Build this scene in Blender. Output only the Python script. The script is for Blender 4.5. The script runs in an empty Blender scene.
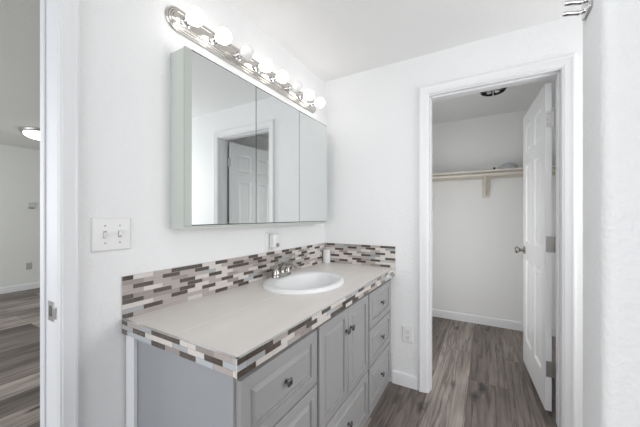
import bpy, bmesh, math, random
from mathutils import Vector, Matrix

# ---------------------------------------------------------------- camera, world, light, exposure
S = bpy.context.scene
COL = S.collection
F_PX = 285.44
YAW = math.radians(29.978)
cam_d = bpy.data.cameras.new('camera')
cam_d.sensor_width = 36.0
cam_d.lens = F_PX / 640 * 36
cam_d.shift_y = (216.11 - 213.5) / 640
cam_d.clip_start = 0.02
cam = bpy.data.objects.new('camera', cam_d)
COL.objects.link(cam)
cam.location = (1.1407, 0.0, 1.2051)
cam.rotation_euler = (math.pi / 2, 0, YAW)
S.camera = cam

w = bpy.data.worlds.new('world')
S.world = w
w.use_nodes = True
bg = w.node_tree.nodes['Background']
bg.inputs[0].default_value = (0.93, 0.96, 1.0, 1)
bg.inputs[1].default_value = 1.0


def area(name, loc, rot, sx, sy, power, color=(1, 1, 1)):
    l = bpy.data.lights.new(name, 'AREA')
    l.shape = 'RECTANGLE'
    l.size = sx
    l.size_y = sy
    l.energy = power
    l.color = color
    o = bpy.data.objects.new(name, l)
    o.location = loc
    o.rotation_euler = rot
    COL.objects.link(o)
    return o


# unseen fill panels added behind the camera, an upper and a lower one
d_ = area('fill_behind', (1.0, -1.95, 1.35), (math.radians(90), 0, 0), 1.5, 1.7, 6, (0.98, 0.99, 1.0))
d_.data.spread = math.radians(95)
area('fill_low', (1.3, -1.95, 0.8), (math.radians(105), 0, 0), 2.2, 1.4, 5, (0.99, 0.99, 1.0))
# further fill panels added out of view: right side, overhead, closet, bedroom
area('fill_right', (2.72, 1.4, 1.4), (0, math.radians(90), 0), 1.2, 0.9, 17, (1.0, 1.0, 1.0))  # added side fill for the vanity fronts and left wall
area('fill_overhead', (0.9, 0.45, 2.29), (0, 0, 0), 0.5, 0.5, 2.0, (1.0, 0.99, 0.975))  # added overhead fill, no fixture modelled here
area('closet_fill', (0.62, 2.20, 1.0), (math.radians(88), 0, math.radians(-14)), 0.28, 1.3, 6.3, (1.0, 0.99, 0.98))  # added fill hidden beside the closet opening to lift its interior
area('bedroom_fill', (-3.2, -1.8, 1.4), (math.radians(90), 0, 0), 2.5, 1.4, 48, (0.97, 0.985, 1.0))  # unseen panel added to brighten the bedroom

S.view_settings.view_transform = 'Standard'
S.view_settings.look = 'None'
S.view_settings.gamma = 1.0
S.view_settings.use_curve_mapping = False
S.view_settings.exposure = 0.14
BULB = 4.2

R = random.Random(7)


# ---------------------------------------------------------------- materials
def mat(name, color, rough=0.5, metal=0.0, spec=0.5, bump=0.0, bscale=80.0, coat=0.0, emit=None, estr=0.0,
        trans=0.0, alpha=1.0, var=0.0, vscale=6.0, bdist=0.002):
    m = bpy.data.materials.new(name)
    m.use_nodes = True
    nt = m.node_tree
    b = nt.nodes['Principled BSDF']
    b.inputs['Base Color'].default_value = (*color, 1)
    b.inputs['Roughness'].default_value = rough
    b.inputs['Metallic'].default_value = metal
    b.inputs['Specular IOR Level'].default_value = spec
    b.inputs['Coat Weight'].default_value = coat
    b.inputs['Transmission Weight'].default_value = trans
    b.inputs['Alpha'].default_value = alpha
    if emit:
        b.inputs['Emission Color'].default_value = (*emit, 1)
        b.inputs['Emission Strength'].default_value = estr
    if bump or var:
        tc = nt.nodes.new('ShaderNodeTexCoord')
    if bump:
        n = nt.nodes.new('ShaderNodeTexNoise')
        n.inputs['Scale'].default_value = bscale
        n.inputs['Detail'].default_value = 3
        bp = nt.nodes.new('ShaderNodeBump')
        bp.inputs['Strength'].default_value = bump
        bp.inputs['Distance'].default_value = bdist
        nt.links.new(tc.outputs['Object'], n.inputs['Vector'])
        nt.links.new(n.outputs['Fac'], bp.inputs['Height'])
        nt.links.new(bp.outputs['Normal'], b.inputs['Normal'])
    if var:
        n2 = nt.nodes.new('ShaderNodeTexNoise')
        n2.inputs['Scale'].default_value = vscale
        n2.inputs['Detail'].default_value = 4
        nt.links.new(tc.outputs['Object'], n2.inputs['Vector'])
        mx = nt.nodes.new('ShaderNodeMix')
        mx.data_type = 'RGBA'
        mx.inputs[6].default_value = (*[max(0, c * (1 - var)) for c in color], 1)
        mx.inputs[7].default_value = (*[min(1, c * (1 + var)) for c in color], 1)
        nt.links.new(n2.outputs['Fac'], mx.inputs[0])
        nt.links.new(mx.outputs[2], b.inputs['Base Color'])
    return m


M_wall = mat('wall_paint', (0.86, 0.865, 0.87), 0.5, bump=0.6, bscale=80, bdist=0.004)
M_ceil = mat('ceiling_paint', (0.88, 0.88, 0.88), 0.8, bump=0.5, bscale=60, bdist=0.003)
M_closet = mat('closet_paint', (0.85, 0.855, 0.85), 0.7, bump=0.3, bscale=60, bdist=0.003)
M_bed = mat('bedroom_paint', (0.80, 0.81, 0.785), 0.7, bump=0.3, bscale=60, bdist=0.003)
M_trim = mat('trim_paint', (0.82, 0.825, 0.84), 0.32)
M_jamb = mat('jamb_paint', (0.80, 0.815, 0.84), 0.35)
M_door = mat('door_paint', (0.83, 0.84, 0.85), 0.34)
M_cab = mat('cabinet_grey', (0.365, 0.364, 0.365), 0.42)
M_cabside = mat('cabinet_side_grey', (0.345, 0.360, 0.382), 0.45)
M_dark = mat('dark_gap', (0.05, 0.05, 0.05), 0.7)
M_knob = mat('dark_pewter', (0.22, 0.22, 0.225), 0.22, metal=0.9)
M_chrome = mat('chrome', (0.70, 0.70, 0.71), 0.07, metal=1.0)
M_barmetal = mat('bar_polished_metal', (0.68, 0.65, 0.62), 0.13, metal=1.0)
M_faucet = mat('faucet_chrome', (0.44, 0.42, 0.40), 0.10, metal=1.0)  # base colour darkened to stand for dark surroundings mirrored in the chrome
M_nickel = mat('satin_nickel', (0.34, 0.33, 0.315), 0.35, metal=0.9)
M_steel = mat('brushed_steel', (0.55, 0.55, 0.56), 0.3, metal=1.0)
M_whiteplastic = mat('white_plastic', (0.80, 0.80, 0.80), 0.3)
M_switchgap = mat('switch_recess', (0.42, 0.42, 0.42), 0.5)
M_hingelight = mat('pale_hinge_metal', (0.62, 0.62, 0.62), 0.35, metal=0.3)
M_slot = mat('dark_slot', (0.08, 0.08, 0.08), 0.6)
M_porc = mat('porcelain', (0.86, 0.865, 0.87), 0.3, coat=0.1)
M_mirror = mat('mirror_silver', (0.80, 0.825, 0.82), 0.0, metal=1.0)
M_mirbevel = mat('bevel_reflection_tone', (0.50, 0.53, 0.495), 0.35)  # flat tone painted in for what the bevelled mirror strip reflects
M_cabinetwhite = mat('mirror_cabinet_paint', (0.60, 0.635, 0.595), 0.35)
M_bulb_on = mat('bulb_lit', (1, 1, 1), 0.3, emit=(1.0, 0.955, 0.90), estr=BULB)
M_bulb_off = mat('bulb_unlit', (0.92, 0.92, 0.91), 0.15, coat=0.5)
M_cream = mat('cream_paint', (0.66, 0.62, 0.55), 0.45)
M_glass = mat('frosted_glass', (0.85, 0.88, 0.90), 0.35, trans=0.55)
M_bronze = mat('dark_rim', (0.04, 0.04, 0.045), 0.4, metal=0.5)
M_lampglow = mat('lamp_glow', (1, 1, 1), 0.4, emit=(1.0, 0.98, 0.93), estr=5.0)
M_grout = mat('grout', (0.62, 0.60, 0.57), 0.9)
M_alu = mat('aluminium_edge', (0.80, 0.80, 0.80), 0.22, metal=0.9)


def tile_mat(name, c, rough, var, vs=60, coat=0.0):
    return mat(name, c, rough, var=var, vscale=vs, coat=coat)


TILES = [
    tile_mat('glass_tile_dark_brown', (0.085, 0.068, 0.055), 0.12, 0.65, 160, 0.6),
    tile_mat('stone_tile_light', (0.68, 0.64, 0.605), 0.4, 0.06),
    tile_mat('stone_tile_beige', (0.45, 0.40, 0.375), 0.4, 0.08),
    tile_mat('stone_tile_taupe', (0.33, 0.295, 0.275), 0.4, 0.10),
    tile_mat('glass_tile_grey', (0.42, 0.43, 0.44), 0.15, 0.10, 60, 0.5),
    tile_mat('glass_tile_pale_blue', (0.50, 0.53, 0.55), 0.15, 0.05, 60, 0.5),
    M_grout, M_alu]


def floor_mat():
    m = bpy.data.materials.new('vinyl_plank')
    m.use_nodes = True
    nt = m.node_tree
    N, L = nt.nodes, nt.links
    b = N['Principled BSDF']
    tc = N.new('ShaderNodeTexCoord')
    sep = N.new('ShaderNodeSeparateXYZ')
    L.new(tc.outputs['Object'], sep.inputs[0])
    cmb = N.new('ShaderNodeCombineXYZ')
    ax = N.new('ShaderNodeMath'); ax.operation = 'ADD'; ax.inputs[1].default_value = 20.08
    ay = N.new('ShaderNodeMath'); ay.operation = 'ADD'; ay.inputs[1].default_value = 20.33
    L.new(sep.outputs[0], ax.inputs[0]); L.new(sep.outputs[1], ay.inputs[0])
    L.new(ay.outputs[0], cmb.inputs[0]); L.new(ax.outputs[0], cmb.inputs[1])
    br = N.new('ShaderNodeTexBrick')
    br.offset = 0.39; br.offset_frequency = 2
    br.inputs['Color1'].default_value = (0, 0, 0, 1)
    br.inputs['Color2'].default_value = (1, 1, 1, 1)
    br.inputs['Mortar'].default_value = (0.5, 0.5, 0.5, 1)
    br.inputs['Scale'].default_value = 1
    br.inputs['Mortar Size'].default_value = 0.0012
    br.inputs['Mortar Smooth'].default_value = 0.2
    br.inputs['Bias'].default_value = 0
    br.inputs['Brick Width'].default_value = 1.22
    br.inputs['Row Height'].default_value = 0.24
    L.new(cmb.outputs[0], br.inputs['Vector'])
    # grain: noise stretched along the plank, shifted per plank
    sc = N.new('ShaderNodeVectorMath'); sc.operation = 'MULTIPLY'; sc.inputs[1].default_value = (2.2, 44, 1)
    L.new(cmb.outputs[0], sc.inputs[0])
    offs = N.new('ShaderNodeVectorMath'); offs.operation = 'MULTIPLY_ADD'
    offs.inputs[1].default_value = (37, 91, 17)
    L.new(br.outputs['Color'], offs.inputs[0]); L.new(sc.outputs[0], offs.inputs[2])
    g1 = N.new('ShaderNodeTexNoise'); g1.inputs['Scale'].default_value = 1; g1.inputs['Detail'].default_value = 8
    g1.inputs['Roughness'].default_value = 0.65; g1.inputs['Distortion'].default_value = 0.6
    L.new(offs.outputs[0], g1.inputs['Vector'])
    sc2 = N.new('ShaderNodeVectorMath'); sc2.operation = 'MULTIPLY'; sc2.inputs[1].default_value = (2.2, 6, 1)
    L.new(cmb.outputs[0], sc2.inputs[0])
    offs2 = N.new('ShaderNodeVectorMath'); offs2.operation = 'MULTIPLY_ADD'
    offs2.inputs[1].default_value = (11, 53, 7)
    L.new(br.outputs['Color'], offs2.inputs[0]); L.new(sc2.outputs[0], offs2.inputs[2])
    g2 = N.new('ShaderNodeTexNoise'); g2.inputs['Scale'].default_value = 1.0; g2.inputs['Detail'].default_value = 3
    L.new(offs2.outputs[0], g2.inputs['Vector'])
    vor = N.new('ShaderNodeTexVoronoi'); vor.inputs['Scale'].default_value = 1.0
    sc3 = N.new('ShaderNodeVectorMath'); sc3.operation = 'MULTIPLY'; sc3.inputs[1].default_value = (2.2, 6.0, 1)
    L.new(cmb.outputs[0], sc3.inputs[0])
    dst = N.new('ShaderNodeTexNoise'); dst.inputs['Scale'].default_value = 22
    L.new(cmb.outputs[0], dst.inputs['Vector'])
    add3 = N.new('ShaderNodeVectorMath'); add3.operation = 'MULTIPLY_ADD'; add3.inputs[1].default_value = (0.22, 0.22, 0)
    L.new(dst.outputs['Color'], add3.inputs[0]); L.new(sc3.outputs[0], add3.inputs[2])
    L.new(add3.outputs[0], vor.inputs['Vector'])
    knot = N.new('ShaderNodeMapRange'); knot.inputs[1].default_value = 0.04; knot.inputs[2].default_value = 0.20
    knot.inputs[3].default_value = 0.20; knot.inputs[4].default_value = 1.0
    L.new(vor.outputs['Distance'], knot.inputs[0])
    ck = N.new('ShaderNodeVectorMath'); ck.operation = 'MULTIPLY_ADD'; ck.inputs[1].default_value = (29, 61, 3)
    sck = N.new('ShaderNodeVectorMath'); sck.operation = 'MULTIPLY'; sck.inputs[1].default_value = (0.8, 17, 1)
    L.new(cmb.outputs[0], sck.inputs[0]); L.new(br.outputs['Color'], ck.inputs[0]); L.new(sck.outputs[0], ck.inputs[2])
    cn = N.new('ShaderNodeTexNoise'); cn.inputs['Scale'].default_value = 1; cn.inputs['Detail'].default_value = 5
    cn.inputs['Distortion'].default_value = 0.3
    L.new(ck.outputs[0], cn.inputs['Vector'])
    cs = N.new('ShaderNodeMath'); cs.operation = 'SUBTRACT'; cs.inputs[1].default_value = 0.5
    L.new(cn.outputs['Fac'], cs.inputs[0])
    ca = N.new('ShaderNodeMath'); ca.operation = 'ABSOLUTE'; L.new(cs.outputs[0], ca.inputs[0])
    crack = N.new('ShaderNodeMapRange'); crack.inputs[1].default_value = 0.0; crack.inputs[2].default_value = 0.04
    crack.inputs[3].default_value = 0.5; crack.inputs[4].default_value = 1.0
    L.new(ca.outputs[0], crack.inputs[0])
    kc = N.new('ShaderNodeMath'); kc.operation = 'MULTIPLY'
    L.new(crack.outputs[0], kc.inputs[0]); L.new(knot.outputs[0], kc.inputs[1])
    # value = plank*.32 + grain*.45 + patches*.35
    a = N.new('ShaderNodeMath'); a.operation = 'MULTIPLY'; a.inputs[1].default_value = 0.40
    sepc = N.new('ShaderNodeSeparateColor'); L.new(br.outputs['Color'], sepc.inputs[0]); L.new(sepc.outputs[0], a.inputs[0])
    bm_ = N.new('ShaderNodeMath'); bm_.operation = 'MULTIPLY_ADD'; bm_.inputs[1].default_value = 0.62
    L.new(g1.outputs['Fac'], bm_.inputs[0]); L.new(a.outputs[0], bm_.inputs[2])
    c_ = N.new('ShaderNodeMath'); c_.operation = 'MULTIPLY_ADD'; c_.inputs[1].default_value = 0.48
    L.new(g2.outputs['Fac'], c_.inputs[0]); L.new(bm_.outputs[0], c_.inputs[2])
    ramp = N.new('ShaderNodeValToRGB')
    e = ramp.color_ramp.elements
    e[0].position = 0.62; e[0].color = (0.04, 0.032, 0.028, 1)
    e[1].position = 1.18; e[1].color = (0.54, 0.475, 0.43, 1)
    mr = N.new('ShaderNodeMapRange'); mr.inputs[1].default_value = 0.0; mr.inputs[2].default_value = 1.5
    L.new(c_.outputs[0], mr.inputs[0])
    e[0].position = 0.27; e[1].position = 0.74
    el = ramp.color_ramp.elements.new(0.51); el.color = (0.245, 0.208, 0.185, 1)
    L.new(mr.outputs[0], ramp.inputs[0])
    kn = N.new('ShaderNodeMix'); kn.data_type = 'RGBA'; kn.blend_type = 'MULTIPLY'; kn.inputs[0].default_value = 1
    L.new(ramp.outputs[0], kn.inputs[6]); L.new(kc.outputs[0], kn.inputs[7])
    seam = N.new('ShaderNodeMix'); seam.data_type = 'RGBA'
    L.new(br.outputs['Fac'], seam.inputs[0]); L.new(kn.outputs[2], seam.inputs[6])
    seam.inputs[7].default_value = (0.06, 0.05, 0.045, 1)
    L.new(seam.outputs[2], b.inputs['Base Color'])
    b.inputs['Roughness'].default_value = 0.5
    bp = N.new('ShaderNodeBump'); bp.inputs['Strength'].default_value = 0.15; bp.inputs['Distance'].default_value = 0.002
    L.new(g1.outputs['Fac'], bp.inputs['Height']); L.new(bp.outputs[0], b.inputs['Normal'])
    return m


M_floor = floor_mat()


def counter_mat():
    m = bpy.data.materials.new('counter_tile')
    m.use_nodes = True
    nt = m.node_tree
    N, L = nt.nodes, nt.links
    b = N['Principled BSDF']
    tc = N.new('ShaderNodeTexCoord')
    mp = N.new('ShaderNodeMapping'); mp.vector_type = 'TEXTURE'
    mp.inputs['Rotation'].default_value = (0, 0, math.radians(90))
    mp.inputs['Location'].default_value = (0.29, 0.52, 0)
    L.new(tc.outputs['Object'], mp.inputs[0])
    br = N.new('ShaderNodeTexBrick'); br.offset = 0.5
    br.inputs['Scale'].default_value = 1
    br.inputs['Brick Width'].default_value = 1.2; br.inputs['Row Height'].default_value = 0.30
    br.inputs['Mortar Size'].default_value = 0.0016; br.inputs['Mortar Smooth'].default_value = 0.1
    L.new(mp.outputs[0], br.inputs['Vector'])
    n = N.new('ShaderNodeTexNoise'); n.inputs['Scale'].default_value = 3; n.inputs['Detail'].default_value = 6
    sc = N.new('ShaderNodeVectorMath'); sc.operation = 'MULTIPLY'; sc.inputs[1].default_value = (3, 0.9, 1)
    L.new(tc.outputs['Object'], sc.inputs[0]); L.new(sc.outputs[0], n.inputs['Vector'])
    mx = N.new('ShaderNodeMix'); mx.data_type = 'RGBA'
    mx.inputs[6].default_value = (0.68, 0.645, 0.61, 1); mx.inputs[7].default_value = (0.82, 0.79, 0.76, 1)
    L.new(n.outputs['Fac'], mx.inputs[0])
    s = N.new('ShaderNodeMix'); s.data_type = 'RGBA'
    L.new(br.outputs['Fac'], s.inputs[0]); L.new(mx.outputs[2], s.inputs[6]); s.inputs[7].default_value = (0.88, 0.87, 0.85, 1)
    L.new(s.outputs[2], b.inputs['Base Color'])
    b.inputs['Roughness'].default_value = 0.38
    return m


M_counter = counter_mat()


# ---------------------------------------------------------------- mesh helpers
def link(name, bm, mats, parent=None, smooth=None):
    me = bpy.data.meshes.new(name)
    bmesh.ops.recalc_face_normals(bm, faces=bm.faces)
    bm.to_mesh(me)
    bm.free()
    for m in (mats if isinstance(mats, (list, tuple)) else [mats]):
        me.materials.append(m)
    if smooth is not None:
        for p in me.polygons:
            p.use_smooth = True
        me.set_sharp_from_angle(angle=math.radians(smooth))
    o = bpy.data.objects.new(name, me)
    COL.objects.link(o)
    if parent:
        o.parent = parent
        o.matrix_parent_inverse = parent.matrix_world_inv if hasattr(parent, 'matrix_world_inv') else world_of(parent).inverted()
    return o


def world_of(o):
    m = o.matrix_basis.copy()
    if o.parent:
        m = world_of(o.parent) @ o.matrix_parent_inverse @ m
    return m


def tag(o, label=None, cat=None, group=None, kind=None):
    if label: o['label'] = label
    if cat: o['category'] = cat
    if group: o['group'] = group
    if kind: o['kind'] = kind
    return o


def empty(name, loc, label, cat, group=None):
    o = bpy.data.objects.new(name, None)
    o.empty_display_size = 0.05
    o.location = loc
    COL.objects.link(o)
    return tag(o, label, cat, group)


def box(bm, x0, x1, y0, y1, z0, z1, mi=0, bev=0.0, seg=2, M=None):
    vs = [bm.verts.new((x, y, z)) for x in (x0, x1) for y in (y0, y1) for z in (z0, z1)]
    idx = [(0, 1, 3, 2), (4, 6, 7, 5), (0, 4, 5, 1), (2, 3, 7, 6), (0, 2, 6, 4), (1, 5, 7, 3)]
    fs = [bm.faces.new([vs[i] for i in q]) for q in idx]
    for f in fs: f.material_index = mi
    if bev:
        es = list({e for f in fs for e in f.edges})
        r = bmesh.ops.bevel(bm, geom=es, offset=bev, segments=seg, affect='EDGES', profile=0.5)
        vs = list({v for v in r['verts']} | {v for v in vs if v.is_valid})
    if M is not None:
        bmesh.ops.transform(bm, matrix=M, verts=[v for v in vs if v.is_valid])
    return vs


def B(*a, **k):
    bm = bmesh.new()
    box(bm, *a, **k)
    return bm


def lathe(bm, prof, centre=(0, 0, 0), axis='Z', n=32, mi=0, cap=True, sx=1, sy=1):
    """prof: list of (radius, height) along axis."""
    rings = []
    cx, cy, cz = centre
    for r, h in prof:
        ring = []
        for k in range(n):
            a = 2 * math.pi * k / n
            u, v = r * math.cos(a) * sx, r * math.sin(a) * sy
            if axis == 'Z': p = (cx + u, cy + v, cz + h)
            elif axis == 'X': p = (cx + h, cy + u, cz + v)
            else: p = (cx + u, cy + h, cz + v)
            ring.append(bm.verts.new(p))
        rings.append(ring)
    for i in range(len(rings) - 1):
        for k in range(n):
            f = bm.faces.new((rings[i][k], rings[i][(k + 1) % n], rings[i + 1][(k + 1) % n], rings[i + 1][k]))
            f.material_index = mi
    if cap:
        for ring in (rings[0], rings[-1]):
            f = bm.faces.new(ring); f.material_index = mi
    return rings


def tube(bm, pts, rad, n=12, mi=0, flat=1.0):
    pts = [Vector(p) for p in pts]
    rads = rad if isinstance(rad, (list, tuple)) else [rad] * len(pts)
    rings = []
    up = Vector((0, 0, 1))
    for i, p in enumerate(pts):
        d = (pts[min(i + 1, len(pts) - 1)] - pts[max(i - 1, 0)]).normalized()
        a = d.cross(up)
        if a.length < 1e-3: a = d.cross(Vector((0, 1, 0)))
        a.normalize()
        b = a.cross(d).normalized()
        rings.append([bm.verts.new(p + rads[i] * (math.cos(t) * a + flat * math.sin(t) * b))
                      for t in [2 * math.pi * k / n for k in range(n)]])
    for i in range(len(rings) - 1):
        for k in range(n):
            f = bm.faces.new((rings[i][k], rings[i][(k + 1) % n], rings[i + 1][(k + 1) % n], rings[i + 1][k]))
            f.material_index = mi
    for r in (rings[0], rings[-1]):
        bm.faces.new(r).material_index = mi


def struct(name, bm, m, **k):
    return tag(link(name, bm, m, **k), kind='structure')


def bez(p0, p1, p2, p3, n=10):
    o = []
    for i in range(n + 1):
        t = i / n
        o.append(tuple((1 - t) ** 3 * a + 3 * (1 - t) ** 2 * t * b + 3 * (1 - t) * t * t * c + t ** 3 * d
                       for a, b, c, d in zip(p0, p1, p2, p3)))
    return o


# ---------------------------------------------------------------- room shell
YB = 2.0575      # back wall
CZ = 2.3119      # ceiling
XR = 2.75        # bathroom right wall
YR = -2.0        # open end behind camera
CY = 3.66        # closet back wall
CX0, CX1 = 0.40, 1.77
OX0, OX1, OZ = 0.813, 1.511, 2.027   # closet opening inside the jambs
BX = -5.35       # bedroom far wall
JY, JY0 = 0.357, -0.46   # bathroom doorway in left wall
WT = 0.115

struct('floor', B(BX - 0.1, XR + 0.1, YR, 3.9, -0.08, 0.0), M_floor)
bm = bmesh.new()
box(bm, -0.0, XR + 0.1, YR, YB + 0.02, CZ, CZ + 0.06)
struct('ceiling', bm, M_ceil)
struct('ceiling_closet', B(CX0 - 0.1, CX1 + 0.1, YB + 0.03, CY + 0.1, CZ, CZ + 0.06), M_closet)
struct('ceiling_bedroom', B(BX - 0.1, -0.01, YR, 3.9, CZ, CZ + 0.06), M_bed)

# left wall: bathroom skin, with doorway; bedroom skin behind
def wall_with_hole_x(bm, x0, x1, ya, yb, hy0, hy1, hz):
    box(bm, x0, x1, ya, hy0, 0, CZ)
    box(bm, x0, x1, hy1, yb, 0, CZ)
    box(bm, x0, x1, hy0, hy1, hz, CZ)

bm = bmesh.new()
wall_with_hole_x(bm, -WT + 0.01, 0.0, YR, YB, JY0 - 0.018, JY + 0.018, 2.06)
struct('wall_left', bm, M_wall)
bm = bmesh.new()
wall_with_hole_x(bm, -WT, -WT + 0.0095, YR, 3.9, JY0 - 0.018, JY + 0.018, 2.06)
struct('wall_bedroom_near', bm, M_bed)

bm = bmesh.new()
box(bm, -0.0, OX0 - 0.018, YB, YB + WT - 0.01, 0, CZ)
box(bm, OX1 + 0.018, XR + 0.1, YB, YB + WT - 0.01, 0, CZ)
box(bm, OX0 - 0.018, OX1 + 0.018, YB, YB + WT - 0.01, OZ + 0.018, CZ)
struct('wall_back', bm, M_wall)
bm = bmesh.new()
y0, y1 = YB + WT - 0.0095, YB + WT
box(bm, CX0 - 0.1, OX0 - 0.018, y0, y1, 0, CZ)
box(bm, OX1 + 0.018, CX1 + 0.1, y0, y1, 0, CZ)
box(bm, OX0 - 0.018, OX1 + 0.018, y0, y1, OZ + 0.018, CZ)
struct('wall_closet_front', bm, M_closet)
struct('wall_closet_back', B(CX0 - 0.1, CX1 + 0.1, CY, CY + 0.1, 0, CZ), M_closet)
struct('wall_closet_left', B(CX0 - 0.1, CX0, YB + WT, CY, 0, CZ), M_closet)
struct('wall_closet_right', B(CX1, CX1 + 0.1, YB + WT, CY, 0, CZ), M_closet)
struct('wall_right', B(XR, XR + 0.1, YR, YB, 0, CZ), M_wall)
struct('wall_bedroom_far', B(BX - 0.1, BX, YR, 3.9, 0, CZ), M_bed)
struct('wall_bedroom_end', B(BX, -WT, 3.8, 3.9, 0, CZ), M_bed)

# short partition beside the camera with a rounded (bullnose) corner
bm = bmesh.new()
px0, py0, py1 = 1.3265, 0.70, 0.833
r = 0.02
prof = [(XR, py0)]
for k in range(7):
    a = math.radians(270 - 15 * k)
    prof.append((px0 + r + r * math.cos(a), py0 + r + r * math.sin(a)))
r2 = 0.006
for k in range(5):
    a = math.radians(180 - 22.5 * k)
    prof.append((px0 + r2 + r2 * math.cos(a), py1 - r2 + r2 * math.sin(a)))
prof.append((XR, py1))
lo = [bm.verts.new((x, y, 0)) for x, y in prof]
hi = [bm.verts.new((x, y, CZ)) for x, y in prof]
for i in range(len(prof)):
    j = (i + 1) % len(prof)
    bm.faces.new((lo[i], lo[j], hi[j], hi[i]))
bm.faces.new(lo); bm.faces.new(hi)
M_part = mat('wall_paint_darkened', (0.80, 0.805, 0.81), 0.5, bump=0.6, bscale=95, bdist=0.0035)  # same paint as the walls, colour lowered to offset excess light
struct('wall_partition', bm, M_part, smooth=25)


# jambs ------------------------------------------------------------
bm = bmesh.new()
ja, jb = YB - 0.002, YB + WT + 0.002
box(bm, OX0 - 0.018, OX0, ja, jb, 0, OZ + 0.018, bev=0.001)
box(bm, OX1, OX1 + 0.018, ja, jb, 0, OZ + 0.018, bev=0.001)
box(bm, OX0, OX1, ja, jb, OZ, OZ + 0.018, bev=0.001)
# stops
box(bm, OX0, OX0 + 0.008, ja + 0.030, jb - 0.037, 0, OZ, bev=0.002)
box(bm, OX1 - 0.010, OX1, ja + 0.030, jb - 0.037, 0, OZ, bev=0.002)
box(bm, OX0 + 0.010, OX1 - 0.010, ja + 0.030, jb - 0.037, OZ - 0.010, OZ, bev=0.002)
struct('trim_1', bm, M_trim)

PROF = [(0, 0), (0, 0.006), (0.004, 0.010), (0.010, 0.010), (0.012, 0.0125), (0.022, 0.014), (0.040, 0.016),
        (0.046, 0.0185), (0.054, 0.0185), (0.060, 0.015), (0.062, 0.008), (0.062, 0.0)]


def casing(bm, a0, a1, zt, place, prof=PROF):
    """frame moulding around an opening; place(a, out, z) -> world point."""
    paths = []
    for u, v in prof:
        paths.append([bm.verts.new(place(a0 - u, v, 0)), bm.verts.new(place(a0 - u, v, zt + u)),
                      bm.verts.new(place(a1 + u, v, zt + u)), bm.verts.new(place(a1 + u, v, 0))])
    n = len(prof)
    for i in range(n):
        j = (i + 1) % n
        for k in range(3):
            bm.faces.new((paths[i][k], paths[i][k + 1], paths[j][k + 1], paths[j][k]))
    for k in (0, 3):
        bm.faces.new([p[k] for p in paths])


bm = bmesh.new()
casing(bm, OX0 - 0.006, OX1 + 0.001, OZ + 0.006, lambda a, v, z: (a, YB - v, z))
struct('trim_2', bm, M_trim, smooth=20)
bm = bmesh.new()
casing(bm, OX0 - 0.007, OX1 + 0.007, OZ + 0.007, lambda a, v, z: (a, YB + WT + v, z))
struct('trim_3', bm, M_trim, smooth=20)

# bathroom doorway jamb + casing
bm = bmesh.new()
xa, xb = -WT - 0.006, 0.002
box(bm, xa, xb, JY, JY + 0.018, 0, 2.06, bev=0.001)
box(bm, xa, xb, JY0 - 0.018, JY0, 0, 2.06, bev=0.001)
box(bm, xa, xb, JY0, JY, 2.042, 2.06, bev=0.001)
box(bm, -0.1205, -0.088, JY - 0.006, JY, 0, 2.042, bev=0.002)
box(bm, -0.125, -0.088, JY0, JY0 + 0.010, 0, 2.042, bev=0.002)
struct('trim_4', bm, M_jamb)
bm = bmesh.new()
S52 = [(u * 0.82, v) for u, v in PROF]
casing(bm, JY0 - 0.004, JY + 0.001, 2.045, lambda a, v, z: (v, a, z), S52)
struct('trim_5', bm, M_trim, smooth=20)

# baseboards
def baseboard(name, pts_fn, length_ax, a0, a1, m=M_trim, h=0.091):
    prof = [(0, 0), (0.011, 0), (0.012, h - 0.015), (0.010, h - 0.006), (0.006, h - 0.001), (0, h)]
    bm = bmesh.new()
    A = [bm.verts.new(pts_fn(a0, v, z)) for v, z in prof]
    C = [bm.verts.new(pts_fn(a1, v, z)) for v, z in prof]
    for i in range(len(prof)):
        j = (i + 1) % len(prof)
        bm.faces.new((A[i], A[j], C[j], C[i]))
    bm.faces.new(A); bm.faces.new(C)
    return struct(name, bm, m, smooth=30)


baseboard('baseboard_back', lambda a, v, z: (a, YB - v, z), 0, 0.562, OX0 - 0.074)
baseboard('baseboard_back_right', lambda a, v, z: (a, YB - v, z), 0, OX1 + 0.30, XR)
baseboard('baseboard_left', lambda a, v, z: (v, a, z), 1, JY + 0.054, 0.536)
baseboard('baseboard_closet_back', lambda a, v, z: (a, CY - v, z), 0, CX0, CX1)
baseboard('baseboard_closet_left', lambda a, v, z: (CX0 + v, a, z), 1, YB + WT, CY - 0.013)
baseboard('baseboard_closet_right', lambda a, v, z: (CX1 - v, a, z), 1, YB + WT, CY - 0.013)
baseboard('baseboard_bedroom', lambda a, v, z: (BX + v, a, z), 1, YR, 3.8, h=0.10)


# ---------------------------------------------------------------- panelled fronts
def front_panel(bm, P, a0, a1, z0, z1, th, loops, edge=0.003):
    """P(a, out, z) -> world. A slab th thick whose front carries nested rectangular loops (inset, out)."""
    def ring(ins, out):
        return [bm.verts.new(P(a, out, z)) for a, z in
                ((a0 + ins, z0 + ins), (a1 - ins, z0 + ins), (a1 - ins, z1 - ins), (a0 + ins, z1 - ins))]
    seq = [(0, 0), (0, th - edge), (edge * 0.3, th - edge * 0.3), (edge, th)] + [(i, th + o) for i, o in loops]
    rs = [ring(i, o) for i, o in seq]
    bm.faces.new(rs[0])
    for i in range(len(rs) - 1):
        for k in range(4):
            bm.faces.new((rs[i][k], rs[i][(k + 1) % 4], rs[i + 1][(k + 1) % 4], rs[i + 1][k]))
    bm.faces.new(rs[-1])


CABL = [(0.040, 0), (0.0415, -0.008), (0.048, -0.009), (0.062, -0.001), (0.063, 0.0)]
FX = 0.540      # cabinet carcass front
def PF(a, o, z): return (FX + o, a, z)


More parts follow.
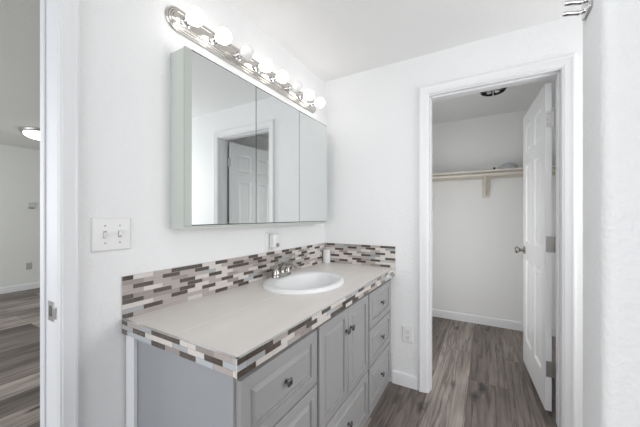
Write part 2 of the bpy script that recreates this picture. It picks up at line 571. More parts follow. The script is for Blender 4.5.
def knob(parent, y, z, x):
    bm = bmesh.new()
    lathe(bm, [(0.008, 0), (0.008, 0.002), (0.005, 0.004), (0.0045, 0.013)], (x, y, z), 'X', 16)
    # rounded square head
    box(bm, x + 0.012, x + 0.021, y - 0.0125, y + 0.0125, z - 0.0125, z + 0.0125, bev=0.004, seg=3)
    return link('knob', bm, M_knob, parent, smooth=40)


def carcass(parent, y0, y1, z1=0.7815):
    bm = bmesh.new()
    x0 = 0.012
    box(bm, x0, FX - 0.012, y0, y0 + 0.015, 0.0, z1)
    box(bm, x0, FX - 0.012, y1 - 0.015, y1, 0.0, z1)
    box(bm, x0, x0 + 0.01, y0 + 0.015, y1 - 0.015, 0.0, z1)
    box(bm, x0 + 0.01, FX - 0.012, y0 + 0.015, y1 - 0.015, 0.06, 0.075)
    return link('body', bm, M_cabside, parent)


def face_frame(parent, y0, y1, rails):
    bm = bmesh.new()
    xa, xb = FX - 0.012, FX
    box(bm, xa, xb, y0, y0 + 0.022, 0.0, 0.7815)
    box(bm, xa, xb, y1 - 0.022, y1, 0.0, 0.7815)
    for z0, z1 in rails:
        box(bm, xa, xb, y0 + 0.022, y1 - 0.022, z0, z1)
    return link('face_frame', bm, M_cab, parent)


def drawer(parent, y0, y1, z0, z1):
    bm = bmesh.new()
    front_panel(bm, PF, y0, y1, z0, z1, 0.017, CABL)
    box(bm, 0.06, FX, y0 + 0.03, y1 - 0.03, z0 + 0.03, z1 - 0.03)
    d = link('drawer', bm, M_cab, parent, smooth=35)
    knob(d, (y0 + y1) / 2, (z0 + z1) / 2 + 0.004, FX + 0.017)
    return d


ZS = [(0.535, 0.748), (0.312, 0.528), (0.045, 0.305)]
left = empty('vanity_cabinet', (0.28, 0.77, 0), 'grey three-drawer vanity cabinet at the near end, its pale side panel facing the doorway', 'cabinet')
carcass(left, 0.562, 0.998)
face_frame(left, 0.562, 0.998, [(0.0, 0.06), (0.75, 0.7815), (0.52, 0.54), (0.30, 0.315)])
for z0, z1 in ZS: drawer(left, 0.573, 0.990, z0, z1)
# white filler strip between wall and cabinet side
tag(link('filler_strip', B(0.010, 0.062, 0.5475, 0.5605, 0, 0.7815, bev=0.001), M_trim, left), 'white upright filler strip against the wall')

mid = empty('sink_base_cabinet', (0.28, 1.29, 0), 'grey sink base cabinet with two raised-panel doors above one wide drawer', 'cabinet')
carcass(mid, 1.000, 1.580)
face_frame(mid, 1.000, 1.580, [(0.0, 0.06), (0.75, 0.7815), (0.300, 0.325)])
for (y0, y1, ky) in ((1.008, 1.2895, 1.265), (1.2925, 1.572, 1.318)):
    bm = bmesh.new()
    front_panel(bm, PF, y0, y1, 0.316, 0.752, 0.018, CABL)
    d = link('door', bm, M_cab, mid, smooth=35)
    knob(d, ky, 0.648, FX + 0.018)
drawer(mid, 1.008, 1.572, 0.045, 0.309)

right = empty('vanity_cabinet', (0.28, 1.81, 0), 'grey three-drawer vanity cabinet at the far end, touching the back wall', 'cabinet')
carcass(right, 1.582, 2.054)
face_frame(right, 1.582, 2.054, [(0.0, 0.06), (0.75, 0.7815), (0.52, 0.54), (0.30, 0.315)])
for z0, z1 in ZS: drawer(right, 1.594, 2.026, z0, z1)

# ---------------------------------------------------------------- countertop
CT = 0.831
CD = 0.584
CY0 = 0.536
counter = empty('countertop', (0.29, 1.29, 0.7825), 'long greige tiled vanity countertop edged in brown and beige mosaic strips', 'countertop')
SK = (0.263, 1.349)
bm = bmesh.new()
n = 64
hole = []
for k in range(n):
    a = 2 * math.pi * k / n
    hole.append((SK[0] + 0.185 * math.cos(a), SK[1] + 0.23 * math.sin(a)))
x0, x1, y0, y1 = 0.002, CD - 0.0075, CY0 + 0.0075, YB - 0.002
outer = []
for (hx, hy) in hole:
    dx, dy = hx - SK[0], hy - SK[1]
    ts = []
    if dx > 1e-9: ts.append((x1 - SK[0]) / dx)
    if dx < -1e-9: ts.append((x0 - SK[0]) / dx)
    if dy > 1e-9: ts.append((y1 - SK[1]) / dy)
    if dy < -1e-9: ts.append((y0 - SK[1]) / dy)
    t = min(ts)
    outer.append([SK[0] + dx * t, SK[1] + dy * t])
for cx_, cy_ in ((x0, y0), (x0, y1), (x1, y0), (x1, y1)):
    i = min(range(n), key=lambda i: (outer[i][0] - cx_) ** 2 + (outer[i][1] - cy_) ** 2)
    outer[i] = [cx_, cy_]
zt, zb_ = CT, 0.7835
HT = [bm.verts.new((x, y, zt)) for x, y in hole]; HB = [bm.verts.new((x, y, zb_)) for x, y in hole]
OT = [bm.verts.new((x, y, zt)) for x, y in outer]; OB = [bm.verts.new((x, y, zb_)) for x, y in outer]
for k in range(n):
    j = (k + 1) % n
    bm.faces.new((HT[k], HT[j], OT[j], OT[k])); bm.faces.new((HB[k], HB[j], OB[j], OB[k]))
    bm.faces.new((HT[k], HT[j], HB[j], HB[k])); bm.faces.new((OT[k], OT[j], OB[j], OB[k]))
link('tile_top', bm, M_counter, counter)


# mosaic: rows of little tiles with real gaps over grout
RH = 0.0172
PITCH = 0.075


def mosaic(bm, P, length, rows, ztop, dark, seed, first=0.0375, thick=0.006, extra=None, second=0.075):
    """P(s, out, z) -> world point; s runs along the strip."""
    rr = random.Random(seed)
    H = rows * RH

    def bx(s0, s1, o0, o1, z0, z1, mi, bev=0.0):
        c = [bm.verts.new(P(s, o, z)) for s in (s0, s1) for o in (o0, o1) for z in (z0, z1)]
        for q in [(0, 1, 3, 2), (4, 6, 7, 5), (0, 4, 5, 1), (2, 3, 7, 6), (0, 2, 6, 4), (1, 5, 7, 3)]:
            f = bm.faces.new([c[i] for i in q]); f.material_index = mi
    bx(0, length, 0, thick - 0.0012, ztop - H, ztop, 6)
    dk = set()
    for s, row in dark:
        off = first if row % 2 == 0 else second
        dk.add((row, -1 if s < off else int((s - off) // PITCH)))
    for row in range(rows):
        off = first if row % 2 == 0 else second
        zt_ = ztop - row * RH
        k = -1
        s = 0.0
        while s < length - 0.004:
            e = min(length, off + (k + 1) * PITCH)
            if e - s > 0.003:
                if (row, k) in dk: mi = 0
                else:
                    mi = rr.choices([1, 2, 3, 4, 5], [6, 4.5, 2.4, 0.8, 0.5])[0]
                    if extra and rr.random() < extra: mi = rr.choice([4, 5, 1])
                bx(s + 0.0006, e - 0.0006, thick - 0.0012, thick + (0.0004 if mi in (0, 4, 5) else 0), zt_ - RH + 0.0008, zt_ - 0.0004, mi)
            s = e
            k += 1


K = 0.0505
dl = [(4.85, 0), (5.96, 0), (6.65, 1), (5.13, 3), (5.92, 4), (4.85, 6), (7.43, 6), (8.14, 3), (8.91, 0), (10.6, 1), (11.4, 1), (10.63, 2),
      (9.62, 5), (8.91, 8), (11.13, 7), (11.94, 8), (12.57, 5), (12.22, 2), (13.33, 0), (13.94, 1), (14.08, 7), (16.26, 0), (19.17, 0),
      (22.1, 0), (14.79, 2), (19.94, 1), (17.72, 2), (16.93, 3), (14.79, 4), (20.59, 4), (22.53, 3), (18.44, 5), (13.07, 5), (16.16, 6),
      (14.1, 7), (22.1, 6), (24, 2), (25, 0), (24.6, 5), (23.5, 7), (26.2, 3), (27.5, 1), (28.3, 6), (29.3, 4), (20.2, 7), (26.8, 8)]
dark_left = [(k * K, r_) for k, r_ in dl] + [(0.01, 0), (0.20, 0), (0.18, 1), (0.08, 2), (0.26, 3), (0.01, 4), (0.15, 4), (0.04, 5), (0.25, 5), (0.12, 7), (0.01, 8)]
bm = bmesh.new()
mosaic(bm, lambda s, o, z: (0.001 + o, CY0 + s, z), YB - 0.001 - CY0, 9, 0.986, dark_left, 3)
tag(link('backsplash', bm, TILES, None), 'long mosaic tile backsplash on the mirror wall behind the sink', 'backsplash')

dr = [(10.44, 0), (8.93, 2), (6.71, 1), (4.53, 0), (3.74, 1), (1.4, 0), (0.6, 0), (0.46, 2), (2.3, 3), (7.49, 4), (4.53, 4), (9.7, 5), (0.6, 5),
      (3.07, 6), (8.16, 7), (6.06, 6), (5.23, 7), (1.6, 8), (10.16, 8)]
bm = bmesh.new()
mosaic(bm, lambda s, o, z: (CD - s, YB - 0.001 - o, z), CD - 0.0085, 9, 0.986, [(k * K, r_) for k, r_ in dr], 5)
tag(link('backsplash', bm, TILES, None), 'short mosaic tile backsplash on the back wall above the far drawers', 'backsplash')

df = [(0.75, 0), (2.22, 0), (0.87, 2), (2.95, 1), (5.31, 0), (6.75, 0), (7.47, 1), (9.82, 0), (11.4, 2), (12.4, 2), (14.22, 1), (13.4, 1), (15.58, 2),
      (16.91, 0), (18.51, 2), (20.91, 1), (22.95, 0), (24.5, 2), (26, 0), (27.5, 1), (29, 2)]
bm = bmesh.new()
mosaic(bm, lambda s, o, z: (CD - 0.007 + o, CY0 + s, z), YB - 0.002 - CY0, 3, CT + 0.0005, [(k * K, r_) for k, r_ in df], 9, first=0.07, second=0.034, extra=0.25)
box(bm, CD - 0.0095, CD - 0.0005, CY0 + 0.001, YB - 0.002, CT - 0.0005, CT + 0.001, 7)
link('front_edge_tiles', bm, TILES, counter)
de = [(0.51, 0), (0.59, 2), (2.75, 1), (5.01, 0), (6.5, 0), (5.01, 2), (7.96, 2), (10.2, 1)]
bm = bmesh.new()
mosaic(bm, lambda s, o, z: (0.002 + s, CY0 + 0.007 - o, z), CD - 0.0095, 3, CT + 0.0005, [(k * K, r_) for k, r_ in de], 12, extra=0.5)
box(bm, 0.002, CD - 0.001, CY0 + 0.0005, CY0 + 0.0095, CT - 0.0005, CT + 0.001, 7)
link('end_edge_tiles', bm, TILES, counter)

# ---------------------------------------------------------------- sink
sink = empty('sink', (SK[0], SK[1], CT), 'oval white porcelain drop-in sink set into the tiled countertop', 'sink')
bm = bmesh.new()
rings = []
#  (centre shift x, ax, ay, z)
SP = [(0, 0.212, 0.258, 0.8312), (0, 0.2125, 0.2585, 0.8380), (0, 0.209, 0.255, 0.8450), (0, 0.200, 0.246, 0.8490), (0.004, 0.188, 0.235, 0.8490),
      (0.018, 0.162, 0.214, 0.8465), (0.022, 0.154, 0.206, 0.842), (0.024, 0.147, 0.200, 0.833), (0.025, 0.138, 0.190, 0.806),
      (0.024, 0.125, 0.172, 0.775), (0.022, 0.100, 0.140, 0.730), (0.018, 0.065, 0.090, 0.708), (0.015, 0.032, 0.038, 0.700), (0.015, 0.022, 0.022, 0.698)]
n = 64
for sx_, ax_, ay_, z in SP:
    rings.append([bm.verts.new((SK[0] + sx_ + ax_ * math.cos(2 * math.pi * k / n), SK[1] + ay_ * math.sin(2 * math.pi * k / n), z)) for k in range(n)])
# underside shell
for sx_, ax_, ay_, z in [(0.015, 0.022, 0.022, 0.690), (0.018, 0.072, 0.097, 0.699), (0.022, 0.108, 0.148, 0.722), (0.024, 0.133, 0.180, 0.760),
                         (0.025, 0.146, 0.198, 0.798), (0.02, 0.155, 0.208, 0.8312)]:
    rings.append([bm.verts.new((SK[0] + sx_ + ax_ * math.cos(2 * math.pi * k / n), SK[1] + ay_ * math.sin(2 * math.pi * k / n), z)) for k in range(n)])
for i in range(len(rings)):
    a_, b_ = rings[i], rings[(i + 1) % len(rings)]
    for k in range(n):
        bm.faces.new((a_[k], a_[(k + 1) % n], b_[(k + 1) % n], b_[k]))
link('basin', bm, M_porc, sink, smooth=50)
bm = bmesh.new()
lathe(bm, [(0.0225, 0), (0.0225, 0.003), (0.018, 0.004), (0.015, 0.002), (0.003, 0.002)], (SK[0] + 0.015, SK[1], 0.6985), 'Z', 24)
tag(link('drain', bm, M_chrome, sink, smooth=40), 'chrome drain')

# ---------------------------------------------------------------- faucet
FXC, FYC, FZ = 0.092, 1.360, 0.8490
fau = empty('faucet', (FXC, FYC, FZ), 'low chrome faucet with two lever handles at the back of the oval sink', 'faucet')
bm = bmesh.new()
# base: stadium plate, stepped
prev = None
rings = []
for sc_, z in ((1.0, 0), (1.0, 0.008), (0.93, 0.014), (0.80, 0.020), (0.5, 0.023)):
    ring = []
    for k in range(32):
        a = 2 * math.pi * k / 32
        yy = 0.052 * (1 if math.sin(a) > 0 else -1) if abs(math.sin(a)) > 1e-6 else 0
        ring.append(bm.verts.new((FXC + 0.025 * sc_ * math.cos(a), FYC + yy + 0.027 * sc_ * math.sin(a), FZ + z)))
    rings.append(ring)
for i in range(len(rings) - 1):
    for k in range(32):
        bm.faces.new((rings[i][k], rings[i][(k + 1) % 32], rings[i + 1][(k + 1) % 32], rings[i + 1][k]))
bm.faces.new(rings[0]); bm.faces.new(rings[-1])
link('base_plate', bm, M_faucet, fau, smooth=40)
for sgn in (-1, 1):
    bm = bmesh.new()
    yy = FYC + sgn * 0.052
    lathe(bm, [(0.024, 0), (0.0235, 0.010), (0.020, 0.022), (0.018, 0.030), (0.010, 0.036), (0.002, 0.038)], (FXC, yy, FZ + 0.017), 'Z', 24)
    tube(bm, bez((FXC - 0.004, yy, FZ + 0.044), (FXC + 0.006, yy + sgn * 0.015, FZ + 0.050), (FXC + 0.006, yy + sgn * 0.035, FZ + 0.056), (FXC + 0.004, yy + sgn * 0.052, FZ + 0.066)),
         [0.008, 0.008, 0.0075, 0.007, 0.007, 0.007, 0.007, 0.0075, 0.008, 0.008, 0.006], n=12, flat=0.6)
    link('handle', bm, M_faucet, fau, smooth=50)
bm = bmesh.new()
lathe(bm, [(0.020, 0), (0.018, 0.02), (0.014, 0.032)], (FXC, FYC, FZ + 0.014), 'Z', 24)
tube(bm, bez((FXC - 0.006, FYC, FZ + 0.030), (FXC + 0.012, FYC, FZ + 0.092), (FXC + 0.062, FYC, FZ + 0.098), (FXC + 0.120, FYC, FZ + 0.058), 16),
     [0.020, 0.0195, 0.019, 0.0185, 0.018, 0.0175, 0.017, 0.0165, 0.016, 0.0155, 0.015, 0.0145, 0.014, 0.014, 0.0135, 0.0135, 0.013], n=16)
link('spout', bm, M_faucet, fau, smooth=50)

# small white cylinder in the counter corner
bm = bmesh.new()
lathe(bm, [(0.028, 0), (0.030, 0.002), (0.030, 0.090), (0.0285, 0.0905), (0.0285, 0.094), (0.030, 0.0945), (0.030, 0.100), (0.026, 0.105), (0.002, 0.106)],
      (0.039, 2.017, CT + 0.0005), 'Z', 32)
tag(link('canister', bm, M_whiteplastic, None, smooth=35), 'small white cylindrical canister standing in the far corner of the countertop', 'canister')

# ---------------------------------------------------------------- mirror cabinet
my0, my1, mz0, mz1, md = 0.7212, 1.9089, 1.150, 1.8892, 0.0999
mc = empty('mirror_cabinet', (0.0, (my0 + my1) / 2, mz0), 'wide white wall cabinet with three mirrored doors below the bulb bar', 'mirror cabinet')
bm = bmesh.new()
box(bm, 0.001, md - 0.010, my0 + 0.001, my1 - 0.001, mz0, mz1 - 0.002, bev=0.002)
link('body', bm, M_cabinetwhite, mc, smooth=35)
dw = (my1 - my0) / 3
for i in range(3):
    ys_ = (my0, 1.130, 1.534, my1)
    a0, a1 = ys_[i] + (0.0012 if i else 0), ys_[i + 1] - 0.0012
    bm = bmesh.new()
    z0, z1 = mz0 + 0.016, mz1
    xb_, xf = md - 0.009, md
    if i == 0: box(bm, xb_, xf - 0.0002, a0 - 0.0003, a0 + 0.004, z0, z1, 2)
    box(bm, xb_, xf - 0.0003, a0, a1, z0, z1, 1)
    bl = 0.030 if i == 0 else 0.003
    # mirror face sits over the dark edged backing
    tl = 0.0012          # each door hangs a touch out of square
    vs = [bm.verts.new(p) for p in ((xf - tl + 0.0013, a0 + bl, z0 + 0.0035), (xf + tl + 0.0013, a1 - 0.002, z0 + 0.0035),
                                    (xf + tl + 0.0013, a1 - 0.002, z1 - 0.005), (xf - tl + 0.0013, a0 + bl, z1 - 0.005))]
    f = bm.faces.new(vs); f.material_index = 0
    if i == 0:
        vs = [bm.verts.new(p) for p in ((xf - 0.0001, a0, z0), (xf, a0 + bl, z0), (xf, a0 + bl, z1), (xf - 0.0001, a0, z1))]
        f = bm.faces.new(vs); f.material_index = 2
    dob = link('mirror_door', bm, [M_mirror, M_dark, M_mirbevel], mc)

# ---------------------------------------------------------------- vanity light bar
by0, by1, bz, bh = 0.700, 1.904, 2.043, 0.052
bar = empty('vanity_light', (0.0, (by0 + by1) / 2, bz), 'long polished metal light bar with eight round bulbs above the mirror cabinet', 'light fixture')
bm = bmesh.new()


def stadium(sc_off, x, n=24):
    rr_ = bh - sc_off
    pts = []
    for k in range(n + 1):
        a = math.pi / 2 + math.pi * k / n
        pts.append((x, by0 + bh + rr_ * math.cos(a), bz + rr_ * math.sin(a)))
    for k in range(n + 1):
        a = -math.pi / 2 + math.pi * k / n
        pts.append((x, by1 - bh + rr_ * math.cos(a), bz + rr_ * math.sin(a)))
    return [bm.verts.new(p) for p in pts]


steps = [(0, 0.001), (0, 0.006), (0.002, 0.009), (0.006, 0.010), (0.008, 0.008), (0.010, 0.013), (0.014, 0.0145), (0.016, 0.012), (0.018, 0.017),
         (0.022, 0.0185), (0.024, 0.016), (0.027, 0.020), (0.030, 0.021)]
rs = [stadium(a, b) for a, b in steps]
for i in range(len(rs) - 1):
    m_ = len(rs[i])
    for k in range(m_):
        bm.faces.new((rs[i][k], rs[i][(k + 1) % m_], rs[i + 1][(k + 1) % m_], rs[i + 1][k]))
bm.faces.new(rs[0]); bm.faces.new(rs[-1])
link('back_plate', bm, M_barmetal, bar, smooth=25)
for i in range(8):
    yy = 0.778 + 0.1497 * i
    bm = bmesh.new()
    lathe(bm, [(0.024, 0), (0.024, 0.003), (0.0185, 0.006), (0.0185, 0.026), (0.0195, 0.027), (0.0195, 0.030), (0.012, 0.030)], (0.0205, yy, bz), 'X', 24)
    s_ = link('socket', bm, M_chrome, bar, smooth=40)
    bm = bmesh.new()
    pr_ = [(0.0125, -0.044), (0.0135, -0.035)]
    for k in range(0, 21):
        a = math.radians(160 - 160 * k / 20)
        pr_.append((max(0.0008, 0.036 * math.sin(a)), 0.036 * math.cos(a)))
    lathe(bm, pr_, (0.088, yy, bz), 'X', 32)
    on = i not in (2, 5)
    b_ = link('bulb', bm, M_bulb_on if on else M_bulb_off, bar, smooth=60)
    tag(b_, 'glowing round white bulb' if on else 'unlit round white bulb')

# ---------------------------------------------------------------- switch plate
def plate(bm, P, w, h, t=0.006):
    rs = []
    for ins, o in ((0, 0), (0, 0.002), (0.0015, 0.004), (0.005, t)):
        rs.append([bm.verts.new(P(a, o, z)) for a, z in ((-w / 2 + ins, -h / 2 + ins), (w / 2 - ins, -h / 2 + ins), (w / 2 - ins, h / 2 - ins), (-w / 2 + ins, h / 2 - ins))])
    bm.faces.new(rs[0]); bm.faces.new(rs[-1])
    for i in range(3):
        for k in range(4): bm.faces.new((rs[i][k], rs[i][(k + 1) % 4], rs[i + 1][(k + 1) % 4], rs[i + 1][k]))


sy, sz = 0.5055, 1.1415
sw = empty('light_switch', (0, sy, sz), 'white double toggle light switch on the wall beside the doorway casing', 'light switch')
bm = bmesh.new()
plate(bm, lambda a, o, z: (0.0005 + o, sy + a, sz + z), 0.123, 0.117)
link('cover_plate', bm, M_whiteplastic, sw)
for sgn, tilt in ((-1, -1), (1, 1)):
    yy = sy + sgn * 0.023
    bm = bmesh.new()
    box(bm, 0.0064, 0.0068, yy - 0.0055, yy + 0.0055, sz - 0.0125, sz + 0.0125, 1)
    box(bm, 0.004, 0.018, yy - 0.0042, yy + 0.0042, sz - 0.008, sz + 0.008, 0, bev=0.0015,
        M=Matrix.Translation((0.006, yy, sz)) @ Matrix.Rotation(math.radians(-24 * tilt), 4, 'Y') @ Matrix.Translation((-0.006, -yy, -sz)))
    link('toggle', bm, [M_whiteplastic, M_switchgap], sw)
    for s2 in (-1, 1):
        bm = bmesh.new()
        lathe(bm, [(0.003, 0), (0.003, 0.001), (0.0015, 0.0014)], (0.0065, yy, sz + s2 * 0.030), 'X', 12)
        link('screw', bm, M_switchgap, sw)


def outlet(name, P, label, duplex=True, m=M_whiteplastic, w_=0.076, h_=0.116):
    o_ = empty(name, P(0, 0, 0), label, 'outlet')
    bm = bmesh.new(); plate(bm, P, w_, h_)
    link('cover_plate', bm, m, o_)
    for s2 in (-1, 1):
        bm = bmesh.new()
        zc = s2 * 0.0195
        def bx(a0, a1, o0, o1, z0, z1, mi):
            c = [bm.verts.new(P(a, o, z + zc)) for a in (a0, a1) for o in (o0, o1) for z in (z0, z1)]
            for q in [(0, 1, 3, 2), (4, 6, 7, 5), (0, 4, 5, 1), (2, 3, 7, 6), (0, 2, 6, 4), (1, 5, 7, 3)]:
                bm.faces.new([c[i] for i in q]).material_index = mi
        bx(-0.016, 0.016, 0.005, 0.0075, -0.014, 0.014, 0)
        bx(-0.007, -0.005, 0.0075, 0.0079, -0.002, 0.007, 1)
        bx(0.005, 0.007, 0.0075, 0.0079, -0.002, 0.007, 1)
        bx(-0.002, 0.002, 0.0075, 0.0079, -0.010, -0.006, 1)
        link('receptacle', bm, [m, M_slot], o_)
    return o_


outlet('wall_outlet', lambda a, o, z: (0.671 + a, YB - 0.0005 - o, 0.371 + z), 'white duplex outlet low on the back wall between vanity and closet casing')
outlet('wall_outlet', lambda a, o, z: (0.0005 + o, 1.358 + a, 1.050 + z), 'white outlet on the mirror wall between backsplash and mirror cabinet')
outlet('wall_outlet', lambda a, o, z: (BX + 0.0005 + o, 1.672 + a, 0.385 + z), 'pale outlet low on the far bedroom wall seen through the doorway', m=mat('bedroom_plate', (0.50, 0.50, 0.49), 0.4))
# thermostat
th_ = empty('thermostat', (BX, 1.70, 1.36), 'small pale thermostat on the far bedroom wall above the outlet', 'thermostat')
link('housing', B(BX + 0.001, BX + 0.024, 1.655, 1.745, 1.33, 1.43, bev=0.004), mat('thermostat_plastic', (0.60, 0.61, 0.58), 0.5), th_)
link('vent_slot', B(BX + 0.0238, BX + 0.0246, 1.665, 1.735, 1.331, 1.345), M_slot, th_)
# plug-in night light in the outlet above the backsplash
nl = empty('night_light', (0.03, 1.382, 1.05), 'white rounded plug-in night light in the outlet above the backsplash', 'night light')
bm = bmesh.new()
box(bm, 0.0085, 0.048, 1.345, 1.402, 1.012, 1.098, bev=0.009, seg=4)
link('housing', bm, M_whiteplastic, nl, smooth=50)
bm = bmesh.new()
lathe(bm, [(0.011, 0), (0.012, 0.006), (0.008, 0.012), (0.001, 0.013)], (0.0475, 1.374, 1.030), 'X', 20)
link('sensor', bm, M_nickel, nl, smooth=50)

# strike plate on the jamb
bm = bmesh.new()
box(bm, -0.068, -0.020, JY - 0.0012, JY - 0.0002, 0.876, 0.934, 0, bev=0.0004, seg=1)
box(bm, -0.056, -0.034, JY - 0.0018, JY - 0.0010, 0.890, 0.920, 1)
tube(bm, [(-0.021, JY - 0.001, 0.905), (-0.008, JY - 0.0025, 0.905), (0.002, JY - 0.004, 0.905)], [0.014, 0.013, 0.010], n=10, flat=1.0)
bmesh.ops.scale(bm, vec=(1, 1, 1), verts=bm.verts)
bm.free()
sp = empty('strike_plate', (-0.04, JY - 0.001, 0.905), 'metal strike plate on the white doorway jamb at left', 'strike plate')
bm = bmesh.new()
box(bm, -0.068, -0.022, JY - 0.0015, JY - 0.0002, 0.874, 0.936, 0, bev=0.0005, seg=1)
box(bm, -0.022, -0.004, JY - 0.0035, JY - 0.0003, 0.886, 0.922, 0, bev=0.0012, seg=2)
link('plate', bm, M_steel, sp)
link('latch_hole', B(-0.058, -0.036, JY - 0.0019, JY - 0.0013, 0.889, 0.921), M_slot, sp)

# ---------------------------------------------------------------- closet door
HX, HY = 1.4900, 2.183       # hinge-side back corner of the open door
ANG = math.radians(3.9)
DW, DT, DZ0, DZ1 = 0.665, 0.032, 0.030, 2.008
door = empty('door', (HX, HY, DZ0), 'open white six-panel closet door swung inward on three hinges', 'door')
door.rotation_euler = (0, 0, 0)
ux_, uy_ = -math.sin(ANG), math.cos(ANG)      # along the door width
nx_, ny_ = -math.cos(ANG), -math.sin(ANG)     # towards the room face (left)


def PD(a, o, z):   # a along width from hinge, o thickness from back face
    return (HX + ux_ * a + nx_ * o, HY + uy_ * a + ny_ * o, z)


bm = bmesh.new()
st = 0.098
cw = (DW - 3 * st) / 2
As = [0, st, st + cw, 2 * st + cw, 2 * st + 2 * cw, DW]
Zs = [DZ0, DZ0 + 0.20, 0.865, 1.005, 1.60, 1.695, 1.895, DZ1]
PL = [(0.008, 0.011), (0.016, 0.012), (0.038, 0.003)]
for side in (0, 1):
    o_face = DT if side else 0.0
    sgn = -1 if side else 1
    V = {}
    def gv(i, j):
        if (i, j) not in V: V[(i, j)] = bm.verts.new(PD(As[i], o_face, Zs[j]))
        return V[(i, j)]
    for i in range(5):
        for j in range(7):
            q = [gv(i, j), gv(i + 1, j), gv(i + 1, j + 1), gv(i, j + 1)]
            if i in (1, 3) and j in (1, 3, 5):
                a0, a1, z0, z1 = As[i], As[i + 1], Zs[j], Zs[j + 1]
                pr2 = q
                for ins, dep in PL:
                    rg = [bm.verts.new(PD(a, o_face + sgn * dep, z)) for a, z in ((a0 + ins, z0 + ins), (a1 - ins, z0 + ins), (a1 - ins, z1 - ins), (a0 + ins, z1 - ins))]
                    for k in range(4): bm.faces.new((pr2[k], pr2[(k + 1) % 4], rg[(k + 1) % 4], rg[k]))
                    pr2 = rg
                bm.faces.new(pr2)
            else:
                bm.faces.new(q)
# rim
c = [[bm.verts.new(PD(a, o, z)) for o in (0, DT)] for a, z in ((0, DZ0), (DW, DZ0), (DW, DZ1), (0, DZ1))]
for k in range(4):
    j = (k + 1) % 4
    bm.faces.new((c[k][0], c[j][0], c[j][1], c[k][1]))
link('door_slab', bm, M_door, door)
# knobs both sides
for sgn, o0 in ((1, DT), (-1, 0.0)):
    bm = bmesh.new()
    prof = [(0.031, 0), (0.031, 0.004), (0.026, 0.009), (0.012, 0.012), (0.010, 0.030), (0.018, 0.036), (0.0255, 0.044), (0.0275, 0.054), (0.025, 0.062), (0.016, 0.066), (0.002, 0.067)]
    base = Vector(PD(DW - 0.065, o0, 0.935))
    ax_ = Vector((nx_, ny_, 0)) * sgn
    rot = Vector((0, 0, 1)).rotation_difference(ax_).to_matrix().to_4x4()
    lathe(bm, prof, (0, 0, 0), 'Z', 28)
    bmesh.ops.transform(bm, matrix=Matrix.Translation(base) @ rot, verts=bm.verts)
    link('door_knob', bm, M_faucet if sgn > 0 else M_nickel, door, smooth=40)
# hinges: leaf on door edge, knuckle, leaf across the gap to the jamb
for z, painted in ((1.790, True), (1.035, False), (0.283, False)):
    bm = bmesh.new()
    h2 = 0.047
    m_ = M_hingelight if painted else M_nickel
    def leaf(x0, x1):
        box(bm, x0, x1, HY - 0.0062, HY - 0.0038, z - h2, z + h2, 0, bev=0.0006, seg=1)
    # leaf along the door edge
    A = PD(-0.0025, DT - 0.004, z)
    leaf(A[0], 1.5065)
    for k in (-1, 0, 1):
        lathe(bm, [(0.0055, -h2 / 3.4), (0.0055, h2 / 3.4)], (1.4985, HY - 0.004, z + k * h2 * 0.66), 'Z', 12)
    hg = link('hinge', bm, m_, door, smooth=40)
    tag(hg, 'white painted top hinge' if painted else 'satin nickel hinge')
    for dz in (-0.032, 0.0, 0.032):
        for xx in (A[0] + 0.008, A[0] + 0.018):
            if dz == 0 and xx > A[0] + 0.01: continue
            bm = bmesh.new()
            lathe(bm, [(0.0032, 0), (0.0032, -0.0008), (0.001, -0.0012)], (xx, HY - 0.0062, z + dz), 'Y', 10)
            link('screw', bm, M_nickel, hg)

# ---------------------------------------------------------------- closet shelf, rod, bracket
shf = empty('closet_shelf', ((CX0 + CX1) / 2, CY - 0.15, 1.66), 'cream painted shelf across the closet wall with one metal bracket at its middle', 'shelf')
SZ = 1.675
link('board', B(CX0 + 0.001, CX1 - 0.001, CY - 0.305, CY - 0.001, SZ - 0.018, SZ, bev=0.001), M_cream, shf)
link('cleat', B(CX0 + 0.02, CX1 - 0.02, CY - 0.020, CY - 0.001, SZ - 0.060, SZ - 0.0185), M_cream, shf)
link('cleat', B(CX0 + 0.001, CX0 + 0.019, CY - 0.300, CY - 0.021, SZ - 0.060, SZ - 0.0185), M_cream, shf)
link('cleat', B(CX1 - 0.019, CX1 - 0.001, CY - 0.300, CY - 0.021, SZ - 0.060, SZ - 0.0185), M_cream, shf)
bm = bmesh.new()
tube(bm, [(CX0 + 0.0195, CY - 0.285, 1.630), (CX1 - 0.0195, CY - 0.285, 1.630)], 0.0165, n=20)
tag(link('closet_rod', bm, M_cream, None, smooth=40), 'round cream hanging rod running under the closet shelf', 'closet rod')
BXX = 1.150
bm = bmesh.new()
box(bm, BXX - 0.011, BXX + 0.011, CY - 0.026, CY - 0.0195, 1.43, SZ - 0.019)
box(bm, BXX - 0.011, BXX + 0.011, CY - 0.290, CY - 0.026, SZ - 0.0245, SZ - 0.019)
tube(bm, [(BXX, CY - 0.026, 1.445), (BXX, CY - 0.262, 1.612), ], 0.010, n=8)
bk = link('bracket', bm, M_cream, shf)
link('wall_plate', B(BXX - 0.036, BXX + 0.036, CY - 0.019, CY - 0.0005, 1.410, SZ - 0.061, bev=0.002), M_cream, bk)
bm = bmesh.new()
pts = [(BXX, CY - 0.285 + 0.0195 * math.sin(t), 1.630 - 0.0195 * math.cos(t)) for t in [math.radians(d) for d in range(-80, 100, 15)]]
tube(bm, pts, 0.0028, n=8)
tube(bm, [(BXX, CY - 0.262, 1.628), (BXX, CY - 0.258, 1.652)], 0.003, n=8)
link('rod_hook', bm, M_cream, bk)

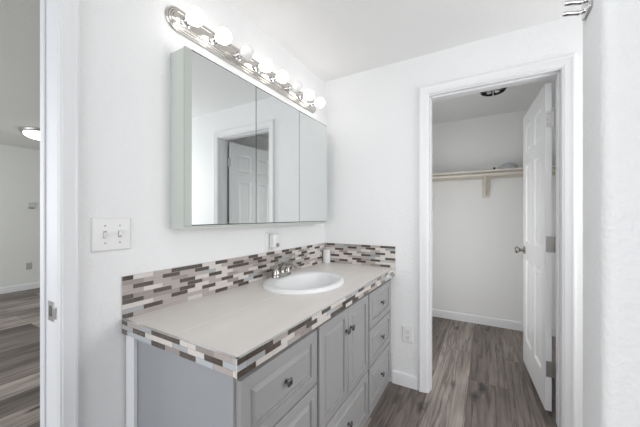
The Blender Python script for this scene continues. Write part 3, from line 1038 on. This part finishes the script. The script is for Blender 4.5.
# frosted glass shade resting upside down on the shelf
bm = bmesh.new()
pr_ = []
for k in range(0, 13):
    a = math.radians(90 * k / 12)
    pr_.append((max(0.004, 0.085 * math.cos(a)), 0.072 * math.sin(a)))
inn = [(max(0.0035, r_ - 0.003), max(0.0, h_ - 0.003)) for r_, h_ in reversed(pr_)]
rg = lathe(bm, [(0.085, 0)] + pr_[1:], (1.345, CY - 0.20, SZ + 0.0008), 'Z', 32, cap=False)
rg2 = lathe(bm, inn[:-1] + [(0.082, 0)], (1.345, CY - 0.20, SZ + 0.0008), 'Z', 32, cap=False)
for k in range(32):
    bm.faces.new((rg[0][k], rg[0][(k + 1) % 32], rg2[-1][(k + 1) % 32], rg2[-1][k]))
bm.faces.new(rg[-1]); bm.faces.new(rg2[0])
tag(link('glass_shade', bm, M_glass, None, smooth=50), 'clear frosted glass lamp shade lying dome up on the closet shelf', 'lamp shade')
bm = bmesh.new()
lathe(bm, [(0.008, 0), (0.010, 0.004), (0.010, 0.018), (0.006, 0.024), (0.002, 0.026)], (1.225, CY - 0.27, SZ + 0.0006), 'Z', 16)
tag(link('finial', bm, M_bronze, None, smooth=40), 'tiny dark lamp finial standing on the closet shelf near the glass shade', 'finial')

# closet ceiling light without its shade
LX, LY = 1.204, 2.90
cl = empty('ceiling_light', (LX, LY, CZ), 'bare closet ceiling light pan with dark rim and missing shade', 'ceiling light')
bm = bmesh.new()
lathe(bm, [(0.088, 0), (0.086, -0.006), (0.060, -0.010), (0.030, -0.012), (0.002, -0.012)], (LX, LY, CZ - 0.0003), 'Z', 32)
link('pan', bm, M_steel, cl, smooth=40)
bm = bmesh.new()
rt = [(0.093, 0), (0.098, -0.012), (0.093, -0.026), (0.086, -0.030), (0.084, -0.026), (0.089, -0.012), (0.0885, 0)]
rg = lathe(bm, rt, (LX, LY, CZ - 0.0003), 'Z', 40, cap=False)
for k in range(40): bm.faces.new((rg[0][k], rg[0][(k + 1) % 40], rg[-1][(k + 1) % 40], rg[-1][k]))
tag(link('rim', bm, M_bronze, cl, smooth=40), 'dark metal rim')
for sgn in (-1, 1):
    bm = bmesh.new()
    lathe(bm, [(0.017, 0), (0.017, 0.018), (0.012, 0.020)], (LX + sgn * 0.030, LY, CZ - 0.034), 'Z', 20)
    link('socket', bm, M_whiteplastic, cl, smooth=40)
bm = bmesh.new()
lathe(bm, [(0.004, 0), (0.004, -0.050), (0.010, -0.052), (0.010, -0.058), (0.002, -0.062)], (LX, LY, CZ - 0.010), 'Z', 12)
link('stem', bm, M_whiteplastic, cl, smooth=40)

# bedroom ceiling light
LX, LY = -3.90, 1.42
bl = empty('ceiling_light', (LX, LY, CZ), 'glowing flush dome ceiling light in the bedroom beyond the doorway', 'ceiling light')
bm = bmesh.new()
lathe(bm, [(0.21, 0), (0.21, -0.014), (0.195, -0.034), (0.16, -0.036), (0.02, -0.036)], (LX, LY, CZ - 0.0003), 'Z', 40)
tag(link('base_ring', bm, M_nickel, bl, smooth=40), 'nickel ring')
bm = bmesh.new()
pr_ = [(0.172 * math.cos(math.radians(a)), -0.036 - 0.072 * math.sin(math.radians(a))) for a in range(0, 86, 8)] + [(0.004, -0.108)]
lathe(bm, pr_, (LX, LY, CZ - 0.001), 'Z', 40)
tag(link('glass_dome', bm, M_lampglow, bl, smooth=50), 'glowing white glass dome')

# ---------------------------------------------------------------- double hook on the partition edge
hk = empty('robe_hook', (px0, 0.775, 1.63), 'chrome double hook on the end of the near partition at the top edge', 'hook')
bm = bmesh.new()
box(bm, px0 - 0.006, px0 - 0.0004, 0.760, 0.812, 1.622, 1.680, bev=0.0025, seg=3)
link('mount', bm, M_chrome, hk, smooth=40)
for y_, z_ in ((0.795, 1.638), (0.776, 1.6485)):
    bm = bmesh.new()
    tube(bm, bez((px0 - 0.004, y_, z_), (px0 - 0.012, y_, z_ - 0.010), (px0 - 0.02, y_, z_ + 0.001), (px0 - 0.040, y_, z_ + 0.002)),
         [0.0045] * 9 + [0.005, 0.004], n=14)
    link('prong', bm, M_chrome, hk, smooth=50)
